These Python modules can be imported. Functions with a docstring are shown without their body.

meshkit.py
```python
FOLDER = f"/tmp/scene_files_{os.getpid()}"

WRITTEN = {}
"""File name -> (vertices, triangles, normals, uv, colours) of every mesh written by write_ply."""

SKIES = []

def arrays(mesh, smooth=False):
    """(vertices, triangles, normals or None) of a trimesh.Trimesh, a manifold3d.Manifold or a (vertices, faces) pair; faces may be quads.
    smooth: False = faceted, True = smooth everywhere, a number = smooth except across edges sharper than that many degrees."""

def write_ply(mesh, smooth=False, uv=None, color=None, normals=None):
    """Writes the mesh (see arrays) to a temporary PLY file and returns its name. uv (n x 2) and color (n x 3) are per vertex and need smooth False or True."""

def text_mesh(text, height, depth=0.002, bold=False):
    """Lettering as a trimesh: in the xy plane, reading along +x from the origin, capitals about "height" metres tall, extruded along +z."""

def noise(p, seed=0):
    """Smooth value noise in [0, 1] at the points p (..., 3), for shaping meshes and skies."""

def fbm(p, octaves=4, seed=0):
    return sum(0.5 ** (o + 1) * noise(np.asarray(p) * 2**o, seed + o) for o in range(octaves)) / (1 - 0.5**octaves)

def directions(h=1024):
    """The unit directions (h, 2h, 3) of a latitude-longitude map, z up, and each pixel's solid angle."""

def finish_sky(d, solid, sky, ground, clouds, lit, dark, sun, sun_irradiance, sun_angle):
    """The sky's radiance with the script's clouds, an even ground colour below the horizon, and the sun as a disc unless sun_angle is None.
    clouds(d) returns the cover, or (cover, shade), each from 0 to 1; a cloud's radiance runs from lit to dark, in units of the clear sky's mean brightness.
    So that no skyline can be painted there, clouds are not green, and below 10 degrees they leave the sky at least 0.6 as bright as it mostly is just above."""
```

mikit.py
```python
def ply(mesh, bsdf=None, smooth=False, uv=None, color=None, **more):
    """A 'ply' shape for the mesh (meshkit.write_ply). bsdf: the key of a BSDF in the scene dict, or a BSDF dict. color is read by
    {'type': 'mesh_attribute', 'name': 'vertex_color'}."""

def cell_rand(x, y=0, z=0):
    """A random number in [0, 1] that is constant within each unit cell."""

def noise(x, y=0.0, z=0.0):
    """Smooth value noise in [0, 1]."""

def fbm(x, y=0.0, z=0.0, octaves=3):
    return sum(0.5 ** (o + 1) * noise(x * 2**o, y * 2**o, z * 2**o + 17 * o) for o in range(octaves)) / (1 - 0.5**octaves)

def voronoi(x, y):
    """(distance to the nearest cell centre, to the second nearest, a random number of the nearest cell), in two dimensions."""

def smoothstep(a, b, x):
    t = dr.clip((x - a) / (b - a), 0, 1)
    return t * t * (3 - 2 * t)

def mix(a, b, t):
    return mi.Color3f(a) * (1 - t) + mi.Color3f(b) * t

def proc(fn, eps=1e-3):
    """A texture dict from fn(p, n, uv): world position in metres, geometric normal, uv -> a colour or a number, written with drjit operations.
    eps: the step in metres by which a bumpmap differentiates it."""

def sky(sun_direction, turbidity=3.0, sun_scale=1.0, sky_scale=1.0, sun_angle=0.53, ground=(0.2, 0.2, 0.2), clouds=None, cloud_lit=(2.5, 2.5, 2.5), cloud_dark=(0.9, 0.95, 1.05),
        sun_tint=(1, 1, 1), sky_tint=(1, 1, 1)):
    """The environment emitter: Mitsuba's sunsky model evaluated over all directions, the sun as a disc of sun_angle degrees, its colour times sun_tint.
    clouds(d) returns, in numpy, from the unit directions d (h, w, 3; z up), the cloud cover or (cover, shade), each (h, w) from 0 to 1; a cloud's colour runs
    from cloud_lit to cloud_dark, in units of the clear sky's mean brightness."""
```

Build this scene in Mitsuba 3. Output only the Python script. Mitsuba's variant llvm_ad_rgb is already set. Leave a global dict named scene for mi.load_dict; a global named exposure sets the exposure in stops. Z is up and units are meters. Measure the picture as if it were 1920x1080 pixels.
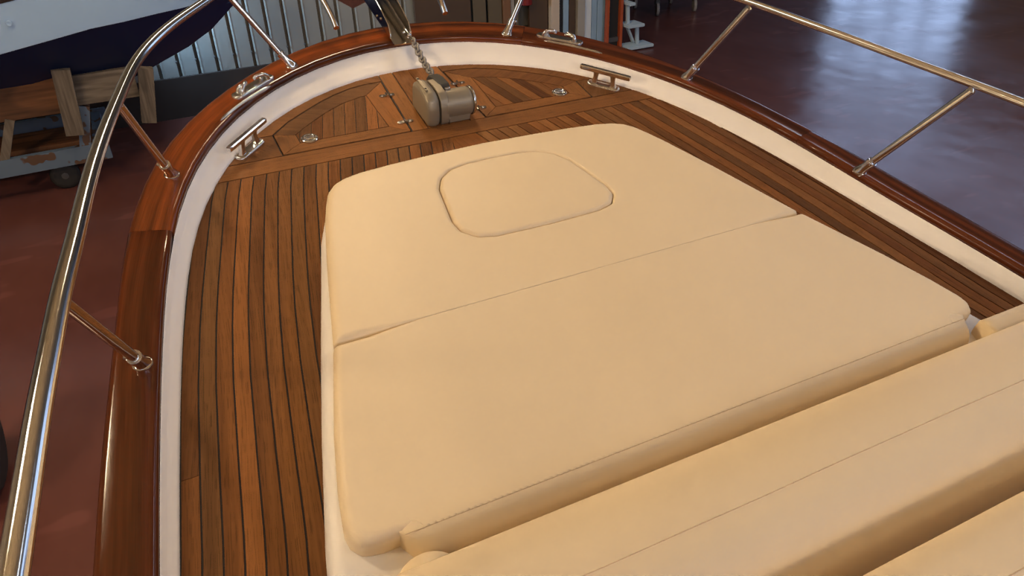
import math, random
import numpy as np
import trimesh, shapely, manifold3d
from shapely.geometry import Polygon, LineString, Point, box as sbox
from scipy.spatial import Delaunay
import mitsuba as mi
import drjit as dr
import mikit
from mikit import noise, fbm, cell_rand, smoothstep, mix, voronoi

T = mi.ScalarTransform4f
random.seed(7)
rng = np.random.default_rng(7)
scene, labels = {}, {}

# ------------------------------------------------------------------ camera, light, exposure
exposure = 0.72
CAM = dict(o=(-0.97569, 0.43339, 2.80006), f=(0.35763, 0.77176, -0.52582), u=(0.25235, 0.46225, 0.85008))
scene['camera'] = {'type': 'perspective', 'fov': 67.24, 'fov_axis': 'x', 'near_clip': 0.05, 'far_clip': 200.0,
                   'to_world': T().look_at(origin=list(CAM['o']), target=[a + b for a, b in zip(CAM['o'], CAM['f'])], up=list(CAM['u']))}
LAMP = np.array([1.0, 0.74, 0.45])          # warm hall lamps
DAY = np.array([0.56, 0.78, 1.24])          # daylight behind the translucent panes
TUBE = np.array([0.78, 0.90, 1.10])         # cool white fluorescent tubes
LAMP_POWER = 47.0
DAY_POWER = 1.15
TUBE_POWER = 10.0
# hanging lamps: (x, y, height, strength)
LAMPS = [(-2.6, 4.0, 4.7, 1.25), (.5, 5.5, 4.7, .9), (-4.4, 2.2, 3.5, 1.1), (3.0, -2.2, 4.5, .5), (-.6, -4.2, 3.5, 1.6)]

# ------------------------------------------------------------------ boat frame: x to starboard, y to the bow, z up from the deck; the boat stands bow-up
PHI = math.radians(11.81)
LIFT = 1.177
def bw(p):
    p = np.atleast_2d(np.asarray(p, float))
    c, s = math.cos(PHI), math.sin(PHI)
    return np.stack([p[:, 0], p[:, 1] * c - p[:, 2] * s, p[:, 1] * s + p[:, 2] * c + LIFT], 1)

# ------------------------------------------------------------------ helpers
def fresh(key):
    if key not in scene and key not in labels:
        return key
    n = 1
    while f'{key}_{n:03d}' in scene or f'{key}_{n:03d}' in labels:
        n += 1
    return f'{key}_{n:03d}'

def tag(key, label=None, cat=None, group=None, kind=None):
    d = labels.setdefault(key, {})
    for k, v in (('label', label), ('category', cat), ('group', group), ('kind', kind)):
        if v: d[k] = v
    return key

def thing(name, label, cat, group=None):
    key = fresh(name)
    return tag(key, label, cat, group)

def add(key, mesh, bsdf, smooth=30, uv=None, parent=None, boat=False, **more):
    if parent: key = parent + '__' + key
    key = fresh(key)
    if hasattr(mesh, 'to_mesh'):
        m = mesh.to_mesh(); mesh = (np.array(m.vert_properties[:, :3], float), np.array(m.tri_verts))
    elif hasattr(mesh, 'vertices'):
        mesh = (np.array(mesh.vertices), np.array(mesh.faces))
    v, f = np.asarray(mesh[0], float), np.asarray(mesh[1], int)
    if boat: v = bw(v)
    scene[key] = mikit.ply((v, f), bsdf, smooth=smooth, uv=uv, **more)
    return key

def cat_meshes(ms):
    V, F, n = [], [], 0
    for m in ms:
        if hasattr(m, 'to_mesh'):
            q = m.to_mesh(); v, f = np.array(q.vert_properties[:, :3], float), np.array(q.tri_verts)
        elif hasattr(m, 'vertices'): v, f = np.array(m.vertices), np.array(m.faces)
        else: v, f = np.asarray(m[0], float), np.asarray(m[1], int)
        if f.shape[1] == 4: f = np.vstack([f[:, [0, 1, 2]], f[:, [0, 2, 3]]])
        V.append(v); F.append(f + n); n += len(v)
    return np.vstack(V), np.vstack(F)

def box(cx, cy, cz, sx, sy, sz, rz=0.0, bevel=0.0):
    if bevel > 0:
        b = bevel
        P = [[x * (sx / 2 - bx), y * (sy / 2 - by), z * (sz / 2 - bz)] for x in (-1, 1) for y in (-1, 1) for z in (-1, 1)
             for bx, by, bz in ((0, b, b), (b, 0, b), (b, b, 0))]
        m = manifold3d.Manifold.hull_points(np.array(P)).to_mesh()
        v, f = np.array(m.vert_properties[:, :3], float), np.array(m.tri_verts)
    else:
        t = trimesh.creation.box((sx, sy, sz)); v, f = np.array(t.vertices), np.array(t.faces)
    c, s = math.cos(rz), math.sin(rz)
    v = np.stack([v[:, 0] * c - v[:, 1] * s, v[:, 0] * s + v[:, 1] * c, v[:, 2]], 1) + [cx, cy, cz]
    return v, f

def beam(a, b, w, h, up=(0, 0, 1), bevel=0.0, ext=0.0):
    a, b = np.array(a, float), np.array(b, float)
    d = b - a; L = np.linalg.norm(d); d /= L
    s = np.cross(d, up); s /= np.linalg.norm(s); u = np.cross(s, d)
    v, f = box(0, 0, 0, w, L + 2 * ext, h, bevel=bevel)
    return (a + b) / 2 + v[:, :1] * s + v[:, 1:2] * d + v[:, 2:3] * u, f

def tube(path, r, n=20, cap=True):
    P = np.asarray(path, float); R = np.broadcast_to(np.asarray(r, float), (len(P),))
    t = np.gradient(P, axis=0); t /= np.linalg.norm(t, axis=1)[:, None]
    ref = np.array([0, 0, 1.0]) if abs(t[0][2]) < .9 else np.array([1.0, 0, 0])
    u = np.cross(t[0], ref); u /= np.linalg.norm(u)
    V = []; a = np.arange(n) * 2 * np.pi / n
    for i in range(len(P)):
        u = u - t[i] * (u @ t[i]); u /= np.linalg.norm(u); w = np.cross(t[i], u)
        V.append(P[i] + R[i] * (np.cos(a)[:, None] * u + np.sin(a)[:, None] * w))
    V = np.vstack(V); F = []
    for i in range(len(P) - 1):
        for j in range(n):
            k = (j + 1) % n
            F += [[i * n + j, i * n + k, (i + 1) * n + k], [i * n + j, (i + 1) * n + k, (i + 1) * n + j]]
    if cap:
        V = np.vstack([V, P[:1], P[-1:]]); m = len(V)
        for j in range(n):
            k = (j + 1) % n
            F += [[m - 2, k, j], [m - 1, (len(P) - 1) * n + j, (len(P) - 1) * n + k]]
    return V, np.array(F)

def lathe(axis_a, axis_b, prof, n=24):
    """prof: (distance along the axis in metres, radius)"""
    a, b = np.array(axis_a, float), np.array(axis_b, float)
    d = (b - a) / np.linalg.norm(b - a)
    pts = [a + d * s for s, _ in prof]
    ref = np.array([0, 0, 1.0]) if abs(d[2]) < .9 else np.array([1.0, 0, 0])
    u = np.cross(d, ref); u /= np.linalg.norm(u); w = np.cross(d, u)
    an = np.arange(n) * 2 * np.pi / n
    ring = np.cos(an)[:, None] * u + np.sin(an)[:, None] * w
    V = np.vstack([p + ring * max(r, 1e-5) for p, (_, r) in zip(pts, prof)]); F = []
    for i in range(len(prof) - 1):
        for j in range(n):
            k = (j + 1) % n
            F += [[i * n + j, i * n + k, (i + 1) * n + k], [i * n + j, (i + 1) * n + k, (i + 1) * n + j]]
    m = len(V); V = np.vstack([V, pts[0][None], pts[-1][None]])
    for j in range(n):
        k = (j + 1) % n
        F += [[m, k, j], [m + 1, (len(prof) - 1) * n + j, (len(prof) - 1) * n + k]]
    return V, np.array(F)

def loft(rows, closed=False, flip=False):
    """rows: (m, k, 3) grid -> mesh; closed: the k-direction wraps"""
    G = np.asarray(rows, float); m, k = G.shape[:2]; V = G.reshape(-1, 3); F = []
    for i in range(m - 1):
        for j in range(k if closed else k - 1):
            q = (j + 1) % k
            a, b, c, d = i * k + j, i * k + q, (i + 1) * k + q, (i + 1) * k + j
            F += [[a, b, c], [a, c, d]]
    F = np.array(F)
    return V, (F[:, ::-1] if flip else F)

def close_ends(V, F, k, m):
    """fans over the first and last ring of a closed loft"""
    n = len(V); V = np.vstack([V, V[:k].mean(0)[None], V[(m - 1) * k:m * k].mean(0)[None]])
    E = [[n, (j + 1) % k, j] for j in range(k)] + [[n + 1, (m - 1) * k + j, (m - 1) * k + (j + 1) % k] for j in range(k)]
    return V, np.vstack([F, np.array(E)])

def spline(pts, n):
    from scipy.interpolate import CubicSpline
    P = np.asarray(pts, float); s = np.r_[0, np.cumsum(np.linalg.norm(np.diff(P, axis=0), axis=1))]
    return CubicSpline(s, P)(np.linspace(0, s[-1], n))

def prism(poly, z0, z1):
    """extruded shapely polygon in boat or world xy"""
    if poly.geom_type != 'Polygon': poly = max(poly.geoms, key=lambda g: g.area)
    poly = shapely.geometry.polygon.orient(poly)
    rings = [np.array(poly.exterior.coords)[:-1]] + [np.array(i.coords)[:-1] for i in poly.interiors]
    m = manifold3d.CrossSection(rings, manifold3d.FillRule.EvenOdd).extrude(z1 - z0).to_mesh()
    v = np.array(m.vert_properties[:, :3], float); v[:, 2] += z0
    return v, np.array(m.tri_verts)

def pillow(poly, base, top, r, hole_r=0.012, step=0.035, dome=0.0, local=None):
    """an upholstered slab: rounded upper edge of radius r along the outline, hole_r along holes; top(x, y) and base are heights"""
    outs = []
    for fr in (0, .02, .06, .12, .2, .3, .42, .56, .72, .88, 1.0, 1.2):
        g = poly.buffer(-fr * r) if fr else poly
        for gg in (g.geoms if hasattr(g, 'geoms') else [g]):
            if gg.is_empty: continue
            ln = gg.exterior
            n = max(24, int(ln.length / .014)); outs += [np.array(ln.interpolate(i / n, normalized=True).coords[0]) for i in range(n)]
    for hole in poly.interiors:
        hp = Polygon(hole)
        for fr in (0, .02, .06, .12, .2, .3, .42, .56, .72, .88, 1.0, 1.3):
            ln = (hp.buffer(fr * hole_r) if fr else hp).exterior
            n = max(24, int(ln.length / .01)); outs += [np.array(ln.interpolate(i / n, normalized=True).coords[0]) for i in range(n)]
    x0, y0, x1, y1 = poly.bounds
    gx, gy = np.meshgrid(np.arange(x0, x1, step), np.arange(y0, y1, step)); gx = gx + (np.arange(len(gx)) % 2)[:, None] * step / 2
    G = np.c_[gx.ravel(), gy.ravel()]
    inner = poly.buffer(-1.25 * r)
    G = G[shapely.contains_xy(inner, G[:, 0], G[:, 1])]
    for hole in poly.interiors:
        G = G[~shapely.contains_xy(Polygon(hole).buffer(1.35 * hole_r), G[:, 0], G[:, 1])]
    P = np.vstack([np.array(outs), G]); P = np.unique(P.round(5), axis=0)
    P = P[shapely.contains_xy(poly.buffer(1e-4), P[:, 0], P[:, 1])]
    tri = Delaunay(P).simplices; c = P[tri].mean(1)
    tri = tri[shapely.contains_xy(poly, c[:, 0], c[:, 1])]
    a = P[tri]; ar = np.cross(a[:, 1] - a[:, 0], a[:, 2] - a[:, 0]); tri = np.where((ar < 0)[:, None], tri[:, ::-1], tri); tri = tri[np.abs(ar) > 1e-9]
    pts = shapely.points(P)
    d = shapely.distance(poly.exterior, pts)
    def drop(d, r): q = np.clip(r - d, 0, r); return r - np.sqrt(np.maximum(r * r - q * q, 0))
    rl = r if local is None else r * local(P[:, 0], P[:, 1])
    z = top(P[:, 0], P[:, 1]) - drop(d, rl) + dome * np.clip(d / .2, 0, 1) ** .6
    for hole in poly.interiors:
        z -= drop(shapely.distance(hole, pts), hole_r)
    V = np.c_[P, z]
    e = np.sort(np.vstack([tri[:, [0, 1]], tri[:, [1, 2]], tri[:, [2, 0]]]), axis=1); de = np.vstack([tri[:, [0, 1]], tri[:, [1, 2]], tri[:, [2, 0]]])
    u, inv, cnt = np.unique(e, axis=0, return_inverse=True, return_counts=True); b = de[cnt[inv.ravel()] == 1]
    n = len(V); low = V.copy(); low[:, 2] = base(P[:, 0], P[:, 1]) if callable(base) else base
    W = np.vstack([V, low]); S = np.vstack([np.c_[b[:, 1], b[:, 0], b[:, 0] + n], np.c_[b[:, 1], b[:, 0] + n, b[:, 1] + n]])
    used = np.unique(np.r_[tri.ravel(), S.ravel()]); re = -np.ones(len(W), int); re[used] = np.arange(len(used))
    return W[used], re[np.vstack([tri, S])]

def mirror_half(h):
    h = np.asarray(h, float); return np.vstack([h, (h * [-1, 1])[::-1]])

def roundpoly(pts, r):
    g = Polygon(pts); return g.buffer(-r, quad_segs=10).buffer(2 * r, quad_segs=10).buffer(-r, quad_segs=10)

# ------------------------------------------------------------------ materials
def mat(name, **d): scene[name] = {'type': 'twosided', 'nested': d}; return name
def col(r, g, b): return {'type': 'rgb', 'value': [r, g, b]}

def teak_fn(p, n, uv):
    pl = dr.floor(uv.x / 4.0); u = uv.x - pl * 4.0; v = uv.y
    tone = cell_rand(pl, 3); warm = cell_rand(pl, 9)
    w = noise(u * 9 + pl * 7.3, v * 2.2, pl) * 0.02
    grain = fbm((u + w) * 330, v * 7, pl * 3.1, 3)
    band = noise((u + w) * 70, v * 1.6, pl * 5.7)
    big = noise(u * 10, v * 3.3, pl * 2.1)
    pore = smoothstep(0.66, 0.8, noise((u + w) * 900, v * 22, pl))
    c = mix((0.056, 0.020, 0.0072), (0.275, 0.130, 0.045), dr.clip(-0.06 + 0.80 * tone + 0.26 * (grain - .2) + 0.22 * (band - .4) + 0.2 * (big - .5), 0, 1))
    c = c * mix((1.0, 1.0, 1.0), (1.12, 0.92, 0.75), warm)
    return c * (1 - 0.3 * pore)
mat('teak', type='principled', base_color=mikit.proc(teak_fn), roughness=0.65, specular=0.12)

def mahogany_fn(p, n, uv):
    pl = dr.floor(uv.x / 4.0); u = uv.x - pl * 4.0; v = uv.y
    k = cell_rand(pl, 5)
    w = noise(u * 6, v * 1.3, pl) * 0.03
    band = noise((u + w) * 58, v * 0.9, pl * 3.3)
    fine = fbm((u + w) * 420, v * 9, pl, 2)
    fleck = noise((u + w) * 160, v * 14, pl * 1.7)
    s = dr.clip(0.15 + 1.05 * (band - .3) * (0.5 + 0.8 * k) + 0.25 * (fine - .3) + .12 * fleck, 0, 1)
    return mix((0.040, 0.009, 0.004), (0.30, 0.078, 0.022), s)
mat('mahogany', type='roughplastic', diffuse_reflectance=mikit.proc(mahogany_fn), alpha=.035, nonlinear=True)

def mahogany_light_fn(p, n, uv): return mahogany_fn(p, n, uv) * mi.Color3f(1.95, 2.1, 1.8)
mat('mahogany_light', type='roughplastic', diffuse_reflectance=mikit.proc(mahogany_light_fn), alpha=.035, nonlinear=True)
mat('caulk', type='principled', base_color=col(.040, .033, .030), roughness=.7, specular=.15)
mat('gelcoat', type='roughplastic', diffuse_reflectance=col(.85, .83, .79), alpha=.14, nonlinear=False)
def vinyl_fn(p, n, uv):
    return mix((.655, .535, .355), (.69, .57, .385), fbm(p.x * 3.0, p.y * 3.0, p.z * 3.0, 2))
mat('vinyl', type='principled', base_color=mikit.proc(vinyl_fn), roughness=.5, specular=.4)
mat('vinyl_thread', type='principled', base_color=col(.48, .35, .22), roughness=.7)
mat('chrome', type='roughconductor', material='none', alpha=.035, specular_reflectance=col(.80, .785, .755))
mat('galvanised', type='principled', base_color=col(.22, .21, .195), metallic=.35, roughness=.5)
mat('champagne_metal', type='principled', base_color=col(.25, .215, .16), roughness=.42, metallic=.4, specular=.5)
mat('dark_metal', type='principled', base_color=col(.035, .034, .033), roughness=.6, specular=.25)
mat('black_slot', type='principled', base_color=col(.012, .012, .012), roughness=.7)

def floor_fn(p, n, uv):
    a = fbm(p.x * .9, p.y * .9, 0, 3); b = fbm(p.x * 7, p.y * 3, 5, 3); s = smoothstep(.69, .78, fbm(p.x * 2.2 + 9, p.y * 5.2, 2, 3))
    c = mix((.080, .028, .024), (.128, .051, .045), dr.clip(.7 * a + .5 * b - .1, 0, 1))
    return mix((1, 1, 1), (1.45, 1.5, 1.55), s * .55) * c
def floor_rough(p, n, uv):
    return .17 + .16 * fbm(p.x * 1.3, p.y * 2.2, 3, 3)
def floor_h(p, n, uv):
    return fbm(p.x * 3.2, p.y * 3.2, 1, 2)
scene['floor_paint'] = {'type': 'twosided', 'nested': {'type': 'bumpmap', 'tex': mikit.proc(floor_h, eps=.01), 'scale': .006,
                        'bsdf': {'type': 'principled', 'base_color': mikit.proc(floor_fn), 'roughness': mikit.proc(floor_rough), 'specular': .5}}}
mat('wall_board', type='principled', base_color=col(.225, .245, .24), roughness=.5, specular=.4)
mat('wall_gap', type='principled', base_color=col(.10, .09, .07), roughness=.8)
mat('plinth', type='principled', base_color=col(.026, .019, .016), roughness=.8)
mat('hall_wall', type='principled', base_color=col(.36, .31, .24), roughness=.8)
mat('dark_wall', type='principled', base_color=col(.03, .027, .027), roughness=.8)
def ceil_fn(p, n, uv):
    return mix((.36, .29, .20), (.46, .37, .26), noise(p.x * 6, p.y * .7, 0))
mat('ceiling_wood', type='principled', base_color=mikit.proc(ceil_fn), roughness=.8)
mat('trolley_paint', type='principled', base_color=col(.016, .016, .02), roughness=.6)
mat('opal_glass', type='diffuse', reflectance=col(.7, .66, .58))
mat('steel_dark', type='principled', base_color=col(.06, .06, .062), roughness=.5)
mat('boat_white_cool_lit', type='principled', base_color=col(.27, .41, .62), roughness=.3, specular=.5)  # white topside, the cool light on it tinted into the base colour
mat('boat_blue', type='principled', base_color=col(.004, .013, .055), roughness=.4, specular=.5)
mat('boat_rubber', type='principled', base_color=col(.02, .012, .012), roughness=.6)
def rough_wood(lo, hi, sx):
    def fn(p, n, uv):
        g = fbm(uv.x * 60, uv.y * 4, 0, 3); k = smoothstep(.6, .75, noise(uv.x * 9, uv.y * 3.3, 2))
        return mix(lo, hi, dr.clip(g * 1.3 - .2, 0, 1)) * (1 - .45 * k)
    return fn
mat('timber_orange', type='principled', base_color=mikit.proc(rough_wood((.075, .028, .010), (.165, .066, .024), 1)), roughness=.75)
mat('timber_grey', type='principled', base_color=mikit.proc(rough_wood((.07, .056, .043), (.16, .135, .11), 1)), roughness=.8)
def blue_paint_fn(p, n, uv):
    k = smoothstep(.60, .66, fbm(uv.x * 14, uv.y * 9, 3, 3))
    return mix((.075, .115, .175), (.07, .035, .02), k)
mat('blue_paint', type='principled', base_color=mikit.proc(blue_paint_fn), roughness=.6)
mat('tyre_rubber', type='principled', base_color=col(.014, .014, .014), roughness=.6)
mat('cream_paint', type='principled', base_color=col(.50, .42, .33), roughness=.6)
mat('brown_wood', type='principled', base_color=col(.17, .085, .04), roughness=.6)
mat('dark_wood', type='principled', base_color=col(.065, .04, .025), roughness=.7)
mat('olive_board', type='principled', base_color=col(.10, .08, .05), roughness=.7)
mat('sky_paint', type='principled', base_color=col(.24, .37, .50), roughness=.6)
mat('pale_board', type='principled', base_color=col(.55, .62, .66), roughness=.6)
mat('grey_board', type='principled', base_color=col(.30, .29, .26), roughness=.6)
mat('orange_paint', type='principled', base_color=col(.34, .065, .02), roughness=.45)
mat('red_paint', type='principled', base_color=col(.16, .012, .012), roughness=.35)
mat('ladder_paint', type='principled', base_color=col(.36, .46, .52), roughness=.6)
mat('caster_grey', type='principled', base_color=col(.22, .21, .20), roughness=.6)
mat('lamp_shade', type='principled', base_color=col(.05, .06, .05), roughness=.5)
DECK = [[-1.324,-0.5853],[-1.321,-0.471],[-1.318,-0.3567],[-1.3147,-0.2424],[-1.311,-0.128],[-1.307,-0.0137],[-1.3026,0.1007],[-1.2977,0.2151],[-1.2923,0.3294],[-1.2864,0.4436],[-1.2799,0.5578],[-1.2727,0.6719],[-1.2647,0.786],[-1.2559,0.9001],[-1.2461,1.0141],[-1.2355,1.128],[-1.2237,1.2417],[-1.2109,1.3551],[-1.197,1.4685],[-1.1823,1.5819],[-1.167,1.6952],[-1.1511,1.8084],[-1.1346,1.9216],[-1.1173,2.0345],[-1.0992,2.1472],[-1.0802,2.2597],[-1.06,2.3718],[-1.0381,2.4834],[-1.0135,2.5941],[-0.9849,2.7032],[-0.951,2.8102],[-0.9107,2.914],[-0.8631,3.0137],[-0.8078,3.1084],[-0.7445,3.197],[-0.6734,3.2785],[-0.5951,3.3516],[-0.5103,3.4154],[-0.4202,3.4689],[-0.3259,3.5117],[-0.2286,3.5434],[-0.1293,3.5632],[-0.0294,3.5716],[0.0702,3.5691],[0.1687,3.5559],[0.2657,3.5321],[0.3605,3.4978],[0.4525,3.4528],[0.5405,3.3971],[0.6235,3.3313],[0.7002,3.256],[0.7694,3.1724],[0.8305,3.0817],[0.8833,2.9854],[0.9285,2.8847],[0.9672,2.781],[1.0008,2.675],[1.0307,2.5672],[1.0576,2.4577],[1.0822,2.347],[1.105,2.2355],[1.127,2.1234],[1.149,2.0112],[1.1711,1.8989],[1.1932,1.7867],[1.2146,1.6744],[1.2345,1.562],[1.2528,1.4491],[1.2694,1.3359],[1.2846,1.2226],[1.2984,1.109],[1.311,0.9953],[1.3225,0.8815],[1.3329,0.7677],[1.3424,0.6538],[1.351,0.5399],[1.3588,0.4259],[1.366,0.3118],[1.3724,0.1976],[1.3782,0.0833],[1.3833,-0.031],[1.388,-0.1453],[1.3923,-0.2597],[1.3965,-0.3741],[1.4006,-0.4885]]
BULW = [[-1.336,-0.585],[-1.333,-0.4707],[-1.33,-0.3563],[-1.3268,-0.242],[-1.3234,-0.1276],[-1.3198,-0.0132],[-1.3157,0.1012],[-1.3113,0.2156],[-1.3063,0.33],[-1.3007,0.4443],[-1.2947,0.5586],[-1.2882,0.6729],[-1.281,0.7871],[-1.273,0.9014],[-1.264,1.0156],[-1.2541,1.1297],[-1.2432,1.2436],[-1.2313,1.3573],[-1.2184,1.471],[-1.2048,1.5846],[-1.1908,1.6982],[-1.1763,1.8117],[-1.1612,1.9252],[-1.1454,2.0386],[-1.1288,2.1518],[-1.1111,2.2649],[-1.0922,2.3778],[-1.0714,2.4904],[-1.0479,2.6024],[-1.0209,2.7135],[-0.989,2.8232],[-0.9509,2.9306],[-0.9054,3.0349],[-0.8516,3.135],[-0.7894,3.23],[-0.7189,3.3188],[-0.6402,3.4004],[-0.5539,3.4736],[-0.4604,3.537],[-0.3607,3.5896],[-0.2556,3.6302],[-0.1465,3.6578],[-0.0348,3.6715],[0.0776,3.6707],[0.189,3.6553],[0.2974,3.6254],[0.4012,3.5818],[0.499,3.5256],[0.5897,3.4582],[0.6729,3.3813],[0.7486,3.2968],[0.8171,3.2061],[0.8782,3.1102],[0.9321,3.0098],[0.9788,2.9059],[1.0187,2.7992],[1.0523,2.6902],[1.0804,2.5795],[1.1039,2.4676],[1.1239,2.3549],[1.1421,2.242],[1.1603,2.1291],[1.1795,2.0164],[1.1999,1.9037],[1.2199,1.7911],[1.2385,1.6782],[1.2554,1.5651],[1.2715,1.4517],[1.2869,1.3382],[1.3014,1.2246],[1.3148,1.1109],[1.327,0.997],[1.338,0.883],[1.3481,0.769],[1.3574,0.655],[1.3658,0.541],[1.3734,0.4269],[1.3802,0.3126],[1.3864,0.1983],[1.392,0.084],[1.397,-0.0304],[1.4017,-0.1448],[1.4059,-0.2592],[1.41,-0.3736],[1.414,-0.488]]
CAPO = [[-1.4568,-0.5818],[-1.4538,-0.4674],[-1.4508,-0.3529],[-1.4477,-0.2384],[-1.4442,-0.1238],[-1.4403,-0.0091],[-1.436,0.1058],[-1.4312,0.2207],[-1.4259,0.3355],[-1.4202,0.4504],[-1.4138,0.5653],[-1.4067,0.6802],[-1.3989,0.7951],[-1.3903,0.9102],[-1.3808,1.0253],[-1.3704,1.1403],[-1.359,1.2551],[-1.3464,1.3697],[-1.3328,1.4841],[-1.3187,1.5983],[-1.3044,1.7125],[-1.2896,1.8267],[-1.2737,1.9407],[-1.2563,2.0547],[-1.238,2.1688],[-1.2195,2.2831],[-1.2009,2.398],[-1.1817,2.5135],[-1.1606,2.6297],[-1.1358,2.7463],[-1.1051,2.8629],[-1.0665,2.9784],[-1.0183,3.0915],[-0.9595,3.2004],[-0.8903,3.3039],[-0.8114,3.401],[-0.7242,3.4913],[-0.6295,3.5746],[-0.5273,3.6503],[-0.4175,3.7168],[-0.2995,3.7712],[-0.1741,3.8099],[-0.0434,3.83],[0.0894,3.83],[0.2207,3.8101],[0.3473,3.7719],[0.4669,3.7173],[0.577,3.6477],[0.6773,3.567],[0.7674,3.4771],[0.8472,3.3799],[0.9169,3.2767],[0.9769,3.169],[1.0281,3.0581],[1.0719,2.9452],[1.1099,2.8313],[1.1431,2.7169],[1.1723,2.6023],[1.198,2.4876],[1.2208,2.3732],[1.2411,2.2595],[1.26,2.1463],[1.2785,2.0333],[1.2974,1.9202],[1.317,1.807],[1.3371,1.6937],[1.3563,1.58],[1.3739,1.466],[1.3896,1.3516],[1.4037,1.237],[1.4164,1.1223],[1.428,1.0074],[1.4387,0.8925],[1.4484,0.7776],[1.4571,0.6628],[1.4649,0.548],[1.472,0.4332],[1.4784,0.3183],[1.4843,0.2035],[1.4895,0.0886],[1.4943,-0.0261],[1.4987,-0.1409],[1.5027,-0.2556],[1.5064,-0.3701],[1.5099,-0.4846]]

# ------------------------------------------------------------------ the hall
X0, X1, Y0, Y1, YB, ZC = -7.0, 16.0, -8.0, 16.5, 9.6, 8.0
XR = 5.0                                   # the boarded wall ends here, the hall runs on behind it to starboard
def quad(a, b, c, d): return np.array([a, b, c, d], float), np.array([[0, 1, 2], [0, 2, 3]])
def struct(key, mesh, m, smooth=False, uv=None): tag(add(key, mesh, m, smooth, uv), kind='structure'); return key
struct('floor', box((X0 + X1) / 2, (Y0 + Y1) / 2, -.1, X1 - X0 + .4, Y1 - Y0 + .4, .2), 'floor_paint')
struct('ceiling', box((X0 + X1) / 2, (Y0 + Y1) / 2, ZC + .1, X1 - X0 + .4, Y1 - Y0 + .4, .2), 'ceiling_wood')
struct('wall_left', box(X0 - .1, (Y0 + Y1) / 2, ZC / 2, .2, Y1 - Y0, ZC), 'hall_wall')
struct('wall_far', box((XR + X1) / 2, Y1 + .1, ZC / 2, X1 - XR, .2, ZC), 'dark_wall')
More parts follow.
